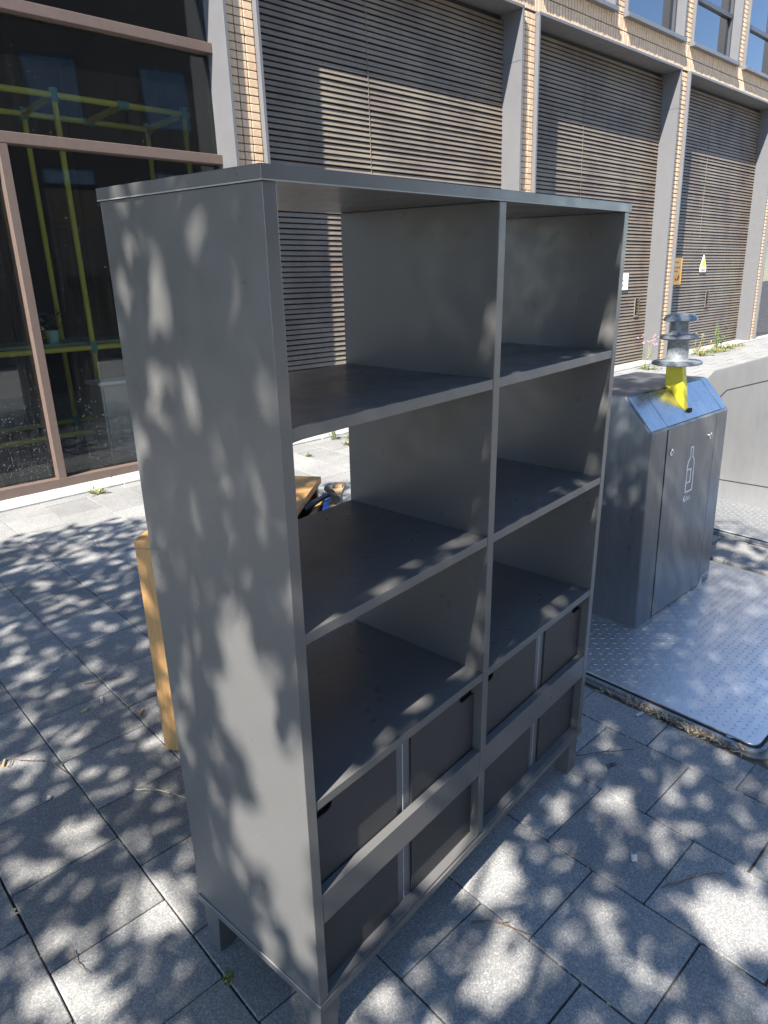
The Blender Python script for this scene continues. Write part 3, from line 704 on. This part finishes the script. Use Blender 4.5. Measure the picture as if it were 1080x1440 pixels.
# ================================================================== WEEDS AND LITTER
def blade_clump(name, label, base, frame_, h, n_, spread, m, m2=None, frac=0, flower=None, cat='weed', group=None, leaf=.012):
    t = thing(name, label, cat, base, frame_, group); x, y, z = base
    a_, b_, fl = MBd(), MBd(), MBd()
    for i in range(n_):
        an = random.uniform(0, 6.28); ln = random.uniform(.4, 1)*h; lean = random.uniform(.1, 1)*spread
        p0 = Vector((x+random.uniform(-.2, .2)*spread, y+random.uniform(-.2, .2)*spread, z)); p2 = p0+Vector((math.cos(an)*lean, math.sin(an)*lean, ln)); p1 = p0.lerp(p2, .55)+Vector((0, 0, ln*.12))
        sd_ = Vector((-math.sin(an), math.cos(an), 0)); mb_ = b_ if random.random() < frac else a_
        w0 = leaf*.35; mb_.add([p0-sd_*w0*.5, p0+sd_*w0*.5, p1+sd_*w0*.4, p2, p1-sd_*w0*.4], [(0, 1, 2, 3, 4)])
        for q in range(4):     # leaves along the stem
            c0 = p0.lerp(p2, random.uniform(.25, 1)); dd = Vector((random.uniform(-1, 1), random.uniform(-1, 1), random.uniform(-.2, .7))).normalized()*leaf*random.uniform(1.5, 3.2); s2 = dd.cross(Vector((random.uniform(-.3, .3), random.uniform(-.3, .3), 1))).normalized()*leaf*.55
            mb_.add([c0, c0+dd*.5+s2, c0+dd, c0+dd*.5-s2], [(0, 1, 2, 3)])
        if flower and ln > .75*h:
            for q in range(5):
                c0 = p2+Vector((random.uniform(-1, 1), random.uniform(-1, 1), random.uniform(-.6, 1)))*.022; r_ = .014
                fl.add([c0+Vector((r_, 0, 0)), c0+Vector((0, r_, .004)), c0+Vector((-r_, 0, .006)), c0+Vector((0, -r_, .002)), c0+Vector((0, 0, .012))], [(0, 1, 4), (1, 2, 4), (2, 3, 4), (3, 0, 4)])
    a_.build('foliage', m, t)
    if b_.v: b_.build('dry_foliage', m2, t)
    if fl.v: fl.build('blossom', flower, t)
    return t
blade_clump('flowering_weed', 'tall weed with pink flowers at the foot of the grey jamb', (9.75, 4.27, .255), MB, .50, 16, .22, M_weed, M_weedy, .2, M_pink)
blade_clump('leafy_weed', 'tall green weed growing in front of the louvre with the warning sign', (12.55, 4.36, .30), MB, .55, 22, .25, M_weed, M_weedy, .1, leaf=.02)
blade_clump('yellow_weed', 'short weed with yellow flowers beside the tall green weed', (11.75, 4.36, .29), MB, .34, 20, .25, M_weed, M_weedy, .6, M_weedy, leaf=.018)
for i, (s_, v_) in enumerate(((12.1, 4.28), (12.4, 4.22), (12.9, 4.30), (13.25, 4.28), (11.6, 4.22))):
    blade_clump('ground_weed', 'low dry yellow weed along the footing below the warning sign', (s_, v_, .285), MB, .10, 34, .30, M_weed, M_weedy, .6, group='low weeds along the footing', leaf=.02)
blade_clump('ground_weed', 'low green weed below the pink flowers at the jamb', (9.60, 4.15, .24), MB, .08, 34, .22, M_weed, M_weedy, .3, leaf=.018)
blade_clump('leafy_weed', 'pale leafy weed against the facade seen through the bookcase', (3.55, 4.28, .185), MB, .20, 20, .10, M_weed, M_weedy, .2)
for i, (s_, v_) in enumerate(((3.70, 4.20), (3.80, 4.16), (3.52, 4.02), (3.68, 4.06))):
    blade_clump('ground_weed', 'yellow green ground weed on the pavement seen through the bookcase', (s_, v_, .175), MB, .05, 36, .09, M_weed, M_weedy, .55, group='ground weeds seen through the bookcase', leaf=.009)
blade_clump('ground_weed', 'tiny green weed sprouting alone from a paving joint seen through the bookcase', (3.02, 3.98, .165), MB, .03, 22, .05, M_weed, M_weedy, .2, leaf=.008)
blade_clump('moss_tuft', 'tuft of yellow green moss in the joint by the rear leg of the bookcase', (-.022, .305, -.006), None, .012, 46, .022, M_weed, M_weedy, .75, leaf=.0035)
blade_clump('ground_weed', 'small weed at the foot of the shopfront strip', (1.25, 4.30, .155), MB, .05, 26, .10, M_weed, M_weedy, .4, leaf=.010)

def twig(name, label, pts, r_, m, cat='twig', group=None):
    P_ = [Vector(p) for p in pts]; out = []
    for a_, b_ in zip(P_[:-1], P_[1:]):
        for q in range(4): out.append(a_.lerp(b_, q/4)+Vector((random.uniform(-1, 1), random.uniform(-1, 1), random.uniform(-.3, .5)))*(a_-b_).length*.045)
    out.append(P_[-1]); n_ = len(out)
    mb = MBd().tube(out, [r_*.62*(1-.55*i/(n_-1))*random.uniform(.85, 1.15) for i in range(n_)], 6)
    k_ = n_//2; d_ = (out[k_+1]-out[k_]).normalized(); e_ = out[k_]+d_*.018+Vector((-d_.y, d_.x, .3)).normalized()*.014
    mb.tube([out[k_], out[k_].lerp(e_, .5)+Vector((0, 0, .001)), e_], [r_*.4, r_*.3, r_*.15], 5)
    o = mb.build(name, m, base=tuple(pts[0])); return tag(o, label, cat, group)
twig('twig', 'reddish brown twig lying across the paving joint in front of the bookcase', [(.475, -.06, .006), (.505, -.10, .012), (.53, -.15, .008), (.545, -.21, .005)], .004, M_dead)
twig('twig', 'thin forked brown twig on the paving beside the white paper scrap', [(.90, -.40, .005), (.96, -.44, .010), (1.01, -.475, .012), (1.06, -.515, .005)], .004, M_twig)
twig('twig', 'long curved pale straw lying beside the bookcase side panel', [(.17, 1.06, .005), (.21, 1.0, .012), (.235, .94, .014), (.262, .88, .006)], .0035, M_straw)
twig('twig', 'straight dark stick lying across the joint beside the oak cabinet', [(.36, 1.78, .005), (.43, 1.74, .009), (.50, 1.70, .005)], .004, M_twig)
twig('twig', 'short curved dark twig in the sunlit slab beyond the bookcase side', [(-.235, .66, .005), (-.25, .62, .010), (-.24, .575, .005)], .0025, M_twig)
twig('twig', 'thin brown twig stuck at a paving joint crossing', [(-.055, 1.50, .004), (-.03, 1.53, .008), (0.05, 1.40, .012), (.07, 1.26, .004)], .003, M_twig)
twig('twig', 'dark blue thin stick lying near the right front leg of the bookcase', [(1.245, .03, .004), (1.33, -.045, .006), (1.405, -.112, .004)], .0028, M_darkst)
def butt(loc, rz, label):
    t = thing('cigarette_butt', label, 'cigarette butt', loc, Matrix.Identity(4)); t.rotation_euler = (0, 0, rz)
    MBd().tube([(0, 0, .0045), (.024, 0, .0045)], .004, 10).build('filter', M_filter, t); MBd().tube([(.0245, 0, .0045), (.036, .001, .0042)], .0038, 10).build('paper', M_paper, t)
    OFF[t.name] = (0, 0, 0); return t
def butt2(loc, rz, label):
    t = bpy.data.objects.new('cigarette_butt', None); C.objects.link(t); t.location = loc; t.rotation_euler = (0, 0, rz); OFF[t.name] = (0, 0, 0); tag(t, label, 'cigarette butt')
    MBd().tube([(0, 0, .0045), (.024, 0, .0045)], .004, 10).build('filter', M_filter, t); MBd().tube([(.0242, 0, .0045), (.036, .001, .0042)], .0038, 10).build('paper', M_paper, t)
butt2((1.668, -.385, .0), -2.4, 'orange cigarette butt by the rounded corner of the steel plate')
butt2((.395, 1.415, .0), .6, 'orange cigarette butt beside the foot of the oak cabinet')
butt2((-.065, 1.52, .0), 1.0, 'flattened cigarette butt at a paving joint beside the twig')
def scrap(loc, sx_, sy_, rz, m, label, cat='paper scrap', name='paper_scrap'):
    mb = MBd(); nn = 4
    vs_ = [((i/nn-.5)*sx_, (j/nn-.5)*sy_, .002+.004*math.sin(i*1.7+j*1.1)**2) for j in range(nn+1) for i in range(nn+1)]
    for v in vs_: mb.v.append(v)
    for v in vs_: mb.v.append((v[0], v[1], v[2]+.0008))
    K = (nn+1)**2
    for j in range(nn):
        for i in range(nn):
            a_ = j*(nn+1)+i; mb.f.append((a_, a_+nn+1, a_+nn+2, a_+1)); mb.f.append((a_+K, a_+1+K, a_+nn+2+K, a_+nn+1+K))
    o = mb.build(name, m); o.location = loc; o.rotation_euler = (0, 0, rz); return tag(o, label, cat)
scrap((1.70, -.345, .004), .05, .028, .3, M_paper, 'crumpled pale paper scrap beside the cigarette butt at the plate corner')
scrap((1.655, -.37, .0), .045, .008, .9, M_paper, 'thin white paper strip beside the crumpled scrap at the plate corner')
scrap((.276, 1.61, .0), .035, .02, .2, M_straw, 'small beige paper scrap on the paving beside the white scrap')
scrap((.352, 1.62, .0), .05, .012, 1.1, M_paper, 'narrow white paper scrap lying on the long paving joint')
scrap((-.031, 1.245, .0), .022, .013, .8, M_paper, 'tiny white paper scrap on the dark slab by the cross joint')
scrap((.335, 1.985, .0), .035, .008, .2, M_paper, 'slim white cigarette stub lying on the shaded paving')
scrap((.948, -.301, .0), .026, .016, .4, M_paper, 'small white paper scrap on the slab in front of the bookcase')
scrap((1.279, -.087, .0), .035, .014, -.5, M_darkst, 'small dark leaf scrap near the right front leg of the bookcase', 'leaf', 'dark_leaf')
scrap((1.615, -.05, .0), .04, .012, -.3, M_paper, 'small white scrap in the litter beside the plate rim')
rg = MBd()
for i in range(24):
    t0, t1 = 2*math.pi*i/24, 2*math.pi*(i+1)/24
    rg.tube([(.013*math.cos(t0), .013*math.sin(t0), .005), (.013*math.cos(t1), .013*math.sin(t1), .005)], .0028, 6)
ro = rg.build('metal_ring', M_galv); ro.location = (1.648, -.205, .001); tag(ro, 'small metal ring lying in the dirt beside the plate rim', 'ring')
# straw, leaf crumbs and dirt gathered along the rim of the plate
mb = MBd(); dl = MBd()
for i in range(420):
    tt_ = rng.beta(2.2, 2.0); v_ = .33-tt_*.60; u_ = 1.71-.040-abs(rng.normal(0, .020)); p_ = MP @ Vector((u_, v_, .003+random.random()*.006))
    an = random.uniform(0, 3.14); L = random.uniform(.006, .03); d_ = Vector((math.cos(an), math.sin(an), random.uniform(-.1, .25)))*L; s2 = Vector((-d_.y, d_.x, 0)).normalized()*random.uniform(.0007, .002)
    (mb if random.random() < .5 else dl).add([p_-s2, p_+d_-s2, p_+d_+s2, p_+s2], [(0, 1, 2, 3)])
o = mb.build('dry_straw', M_straw); tag(o, 'dry straw and crumbs gathered along the steel plate rim', 'litter', kind='stuff')
o = dl.build('leaf_crumbs', M_dead); tag(o, 'brown leaf crumbs gathered along the steel plate rim', 'litter', kind='stuff')
# scattered crumbs in the joints
mb = MBd()
for i in range(600):
    row = random.randint(-3, 6); u_ = U0+PU*row+random.gauss(0, .003); v_ = random.uniform(-1.2, 3.8); p_ = MP @ Vector((u_, v_, -.004))
    an = random.uniform(0, 3.14); L = random.uniform(.003, .014); d_ = Vector((math.cos(an), math.sin(an), .1))*L; s2 = Vector((-d_.y, d_.x, 0)).normalized()*random.uniform(.0006, .003)
    mb.add([p_-s2, p_+d_-s2, p_+d_+s2, p_+s2], [(0, 1, 2, 3)])
o = mb.build('joint_debris', M_straw); tag(o, 'dry crumbs lying in the paving joints', 'litter', kind='stuff')

# ================================================================== SHADE TREE (behind the camera, between the bookcase and the sun)
def quads_mesh(name, V, m, n_per):
    me = bpy.data.meshes.new(name); nv = len(V); nf = nv//n_per
    me.vertices.add(nv); me.vertices.foreach_set('co', V.ravel())
    me.loops.add(nv); me.loops.foreach_set('vertex_index', np.arange(nv)); me.polygons.add(nf)
    me.polygons.foreach_set('loop_start', np.arange(0, nv, n_per)); me.polygons.foreach_set('loop_total', np.full(nf, n_per)); me.update(); me.validate(); me.materials.append(m); return me
def leaves(cent, n_per_clump, spread, size, g):
    k = np.repeat(cent, n_per_clump, 0); nn = len(k)
    pos = k+g.normal(0, spread, (nn, 3)); nrm = g.normal(0, 1, (nn, 3)); nrm[:, 2] = np.abs(nrm[:, 2])+.6; nrm /= np.linalg.norm(nrm, axis=1)[:, None]
    t = np.cross(nrm, g.normal(0, 1, (nn, 3))); t /= np.linalg.norm(t, axis=1)[:, None]; b = np.cross(nrm, t); s = (size*g.uniform(.6, 1.25, nn))[:, None]
    pts = [(-1, 0), (-.45, .42), (.25, .46), (1, 0), (.25, -.46), (-.45, -.42)]
    V = np.stack([pos+t*s*.5*a+b*s*.5*c*1.15+nrm*s*.08*(abs(c)*2) for a, c in pts], 1); return V.reshape(-1, 3)
def tree(name, label, base, cc, rad, nclump, per, spread, size, seed, keep=None, extra=None):
    g = np.random.default_rng(seed); t = thing(name, label, 'tree', base)
    pts = g.normal(0, 1, (nclump*4, 3)); pts /= np.linalg.norm(pts, axis=1)[:, None]; pts *= (g.uniform(.15, 1, (len(pts), 1))**(1/2.2))
    cen = np.array(cc)+pts*np.array(rad)
    if keep is not None: cen = cen[[bool(keep(c)) for c in cen]]
    cen = cen[:nclump]
    if extra is not None:
        pts = g.normal(0, 1, (40000, 3)); pts /= np.linalg.norm(pts, axis=1)[:, None]; pts = np.array(cc)+pts*(g.uniform(.15, 1, (len(pts), 1))**(1/2.2))*np.array(rad)
        sel = np.array([q for q in pts if extra(q)])[:30]; cen = np.concatenate([cen, sel])
    V = leaves(cen, per, spread, size, g)
    if keep is not None:
        V = V.reshape(-1, 6, 3); V = V[[bool(keep(q)) for q in V.mean(1)]].reshape(-1, 3)
    me = quads_mesh('crown', V-np.array(base), M_leaf, 6); o = bpy.data.objects.new('crown', me); C.objects.link(o); o.parent = t
    bx, by_, bz_ = base; cx_, cy_, cz_ = cc
    tk = MBd(); tk.tube([(bx, by_, bz_-.05), (bx+.03, by_, bz_+1.2), (bx*.7+cx_*.3, by_*.7+cy_*.3, bz_+2.3), (cx_, cy_, cz_-.3), (cx_+.1, cy_, cz_+rad[2]*.7)], [.19, .15, .125, .09, .03], 12)
    tk.build('trunk', M_bark, t, smooth=True)
    lb = MBd()
    for i in range(0, len(cen), max(1, len(cen)//60)):
        e = Vector(cen[i]); hfr = random.uniform(0, .6); s_ = Vector((bx*.7+cx_*.3, by_*.7+cy_*.3, bz_+2.3)).lerp(Vector((cx_, cy_, cz_+rad[2]*.3)), hfr)
        if keep is not None and not all(keep(s_.lerp(e, q/12)) for q in range(13)): continue
        lb.tube([s_, s_.lerp(e, .5)+Vector((0, 0, -.10)), e], [.016, .007, .003], 6)
    lb.build('limbs', M_bark, t, smooth=True); return t
def shadow_xy(c):
    k_ = -c[2]/SUN.z; return c[0]+SUN.x*k_, c[1]+SUN.y*k_
GAPS = [(.62, .03, .13), (.93, -.57, .12), (-.03, .64, .11), (-.30, .55, .08), (.40, -.20, .07), (1.12, -.17, .06)]  # openings shaped into the crown so sunlight lands on chosen paving spots
SIDE_GAPS = [(.09, .60, .10, .22), (.06, .40, .07, .16), (.14, .88, .08, .13), (.20, .50, .05, .10)]  # crown openings that let sun onto chosen patches of the bookcase side
def extraA(c):  # leaf clumps added to shade the upper side panel and a paving spot
    k_ = -c[0]/SUN.x; py_, pz_ = c[1]+SUN.y*k_, c[2]+SUN.z*k_
    gx, gy = shadow_xy(c)
    return (-.05 < py_ < .48 and 1.05 < pz_ < 1.85) or ((gx-.66)**2+(gy+.60)**2 < .03)  # second spot stands in for the camera holder's shadow
def keepA(c):
    x_, y_ = shadow_xy(c)
    if y_ > 3.75 - max(0, x_-1.0)*.42: return False
    if x_ > 4.0: return False
    for gx, gy, gr in GAPS:
        if (x_-gx)**2+(y_-gy)**2 < gr*gr: return False
    k_ = -c[0]/SUN.x; py_, pz_ = c[1]+SUN.y*k_, c[2]+SUN.z*k_        # where its shade meets the bookcase side
    for gy, gz, ry_, rz_ in SIDE_GAPS:
        if ((py_-gy)/ry_)**2+((pz_-gz)/rz_)**2 < 1: return False
    return True
tree('street_tree', 'leafy street tree shading the bookcase and paving', (-3.0, -1.6, 0), (-2.55, .55, 4.35), (3.3, 3.2, 1.15), 700, 34, .30, .092, 8, keepA, extraA)

# ================================================================== ACROSS THE STREET (seen only as a reflection)
ob = thing('opposite_building', 'dark brick building across the street reflected in the shopfront glass', 'building', (-6, -17, 0))
B((-30, -20, 0), (24, -17, 14)).build('wall', M_oppw, ob)
for i in range(12):
    for j in range(3):
        x_ = -24+i*3.9; z_ = 1.0+j*3.4
        f_ = B((x_, -17.0, z_), (x_+1.8, -16.96, z_+2.0)).build('window', M_dwin, ob); B((x_+.08, -16.962, z_+.08), (x_+1.72, -16.95, z_+1.92)).build('pane', M_glassw, f_)
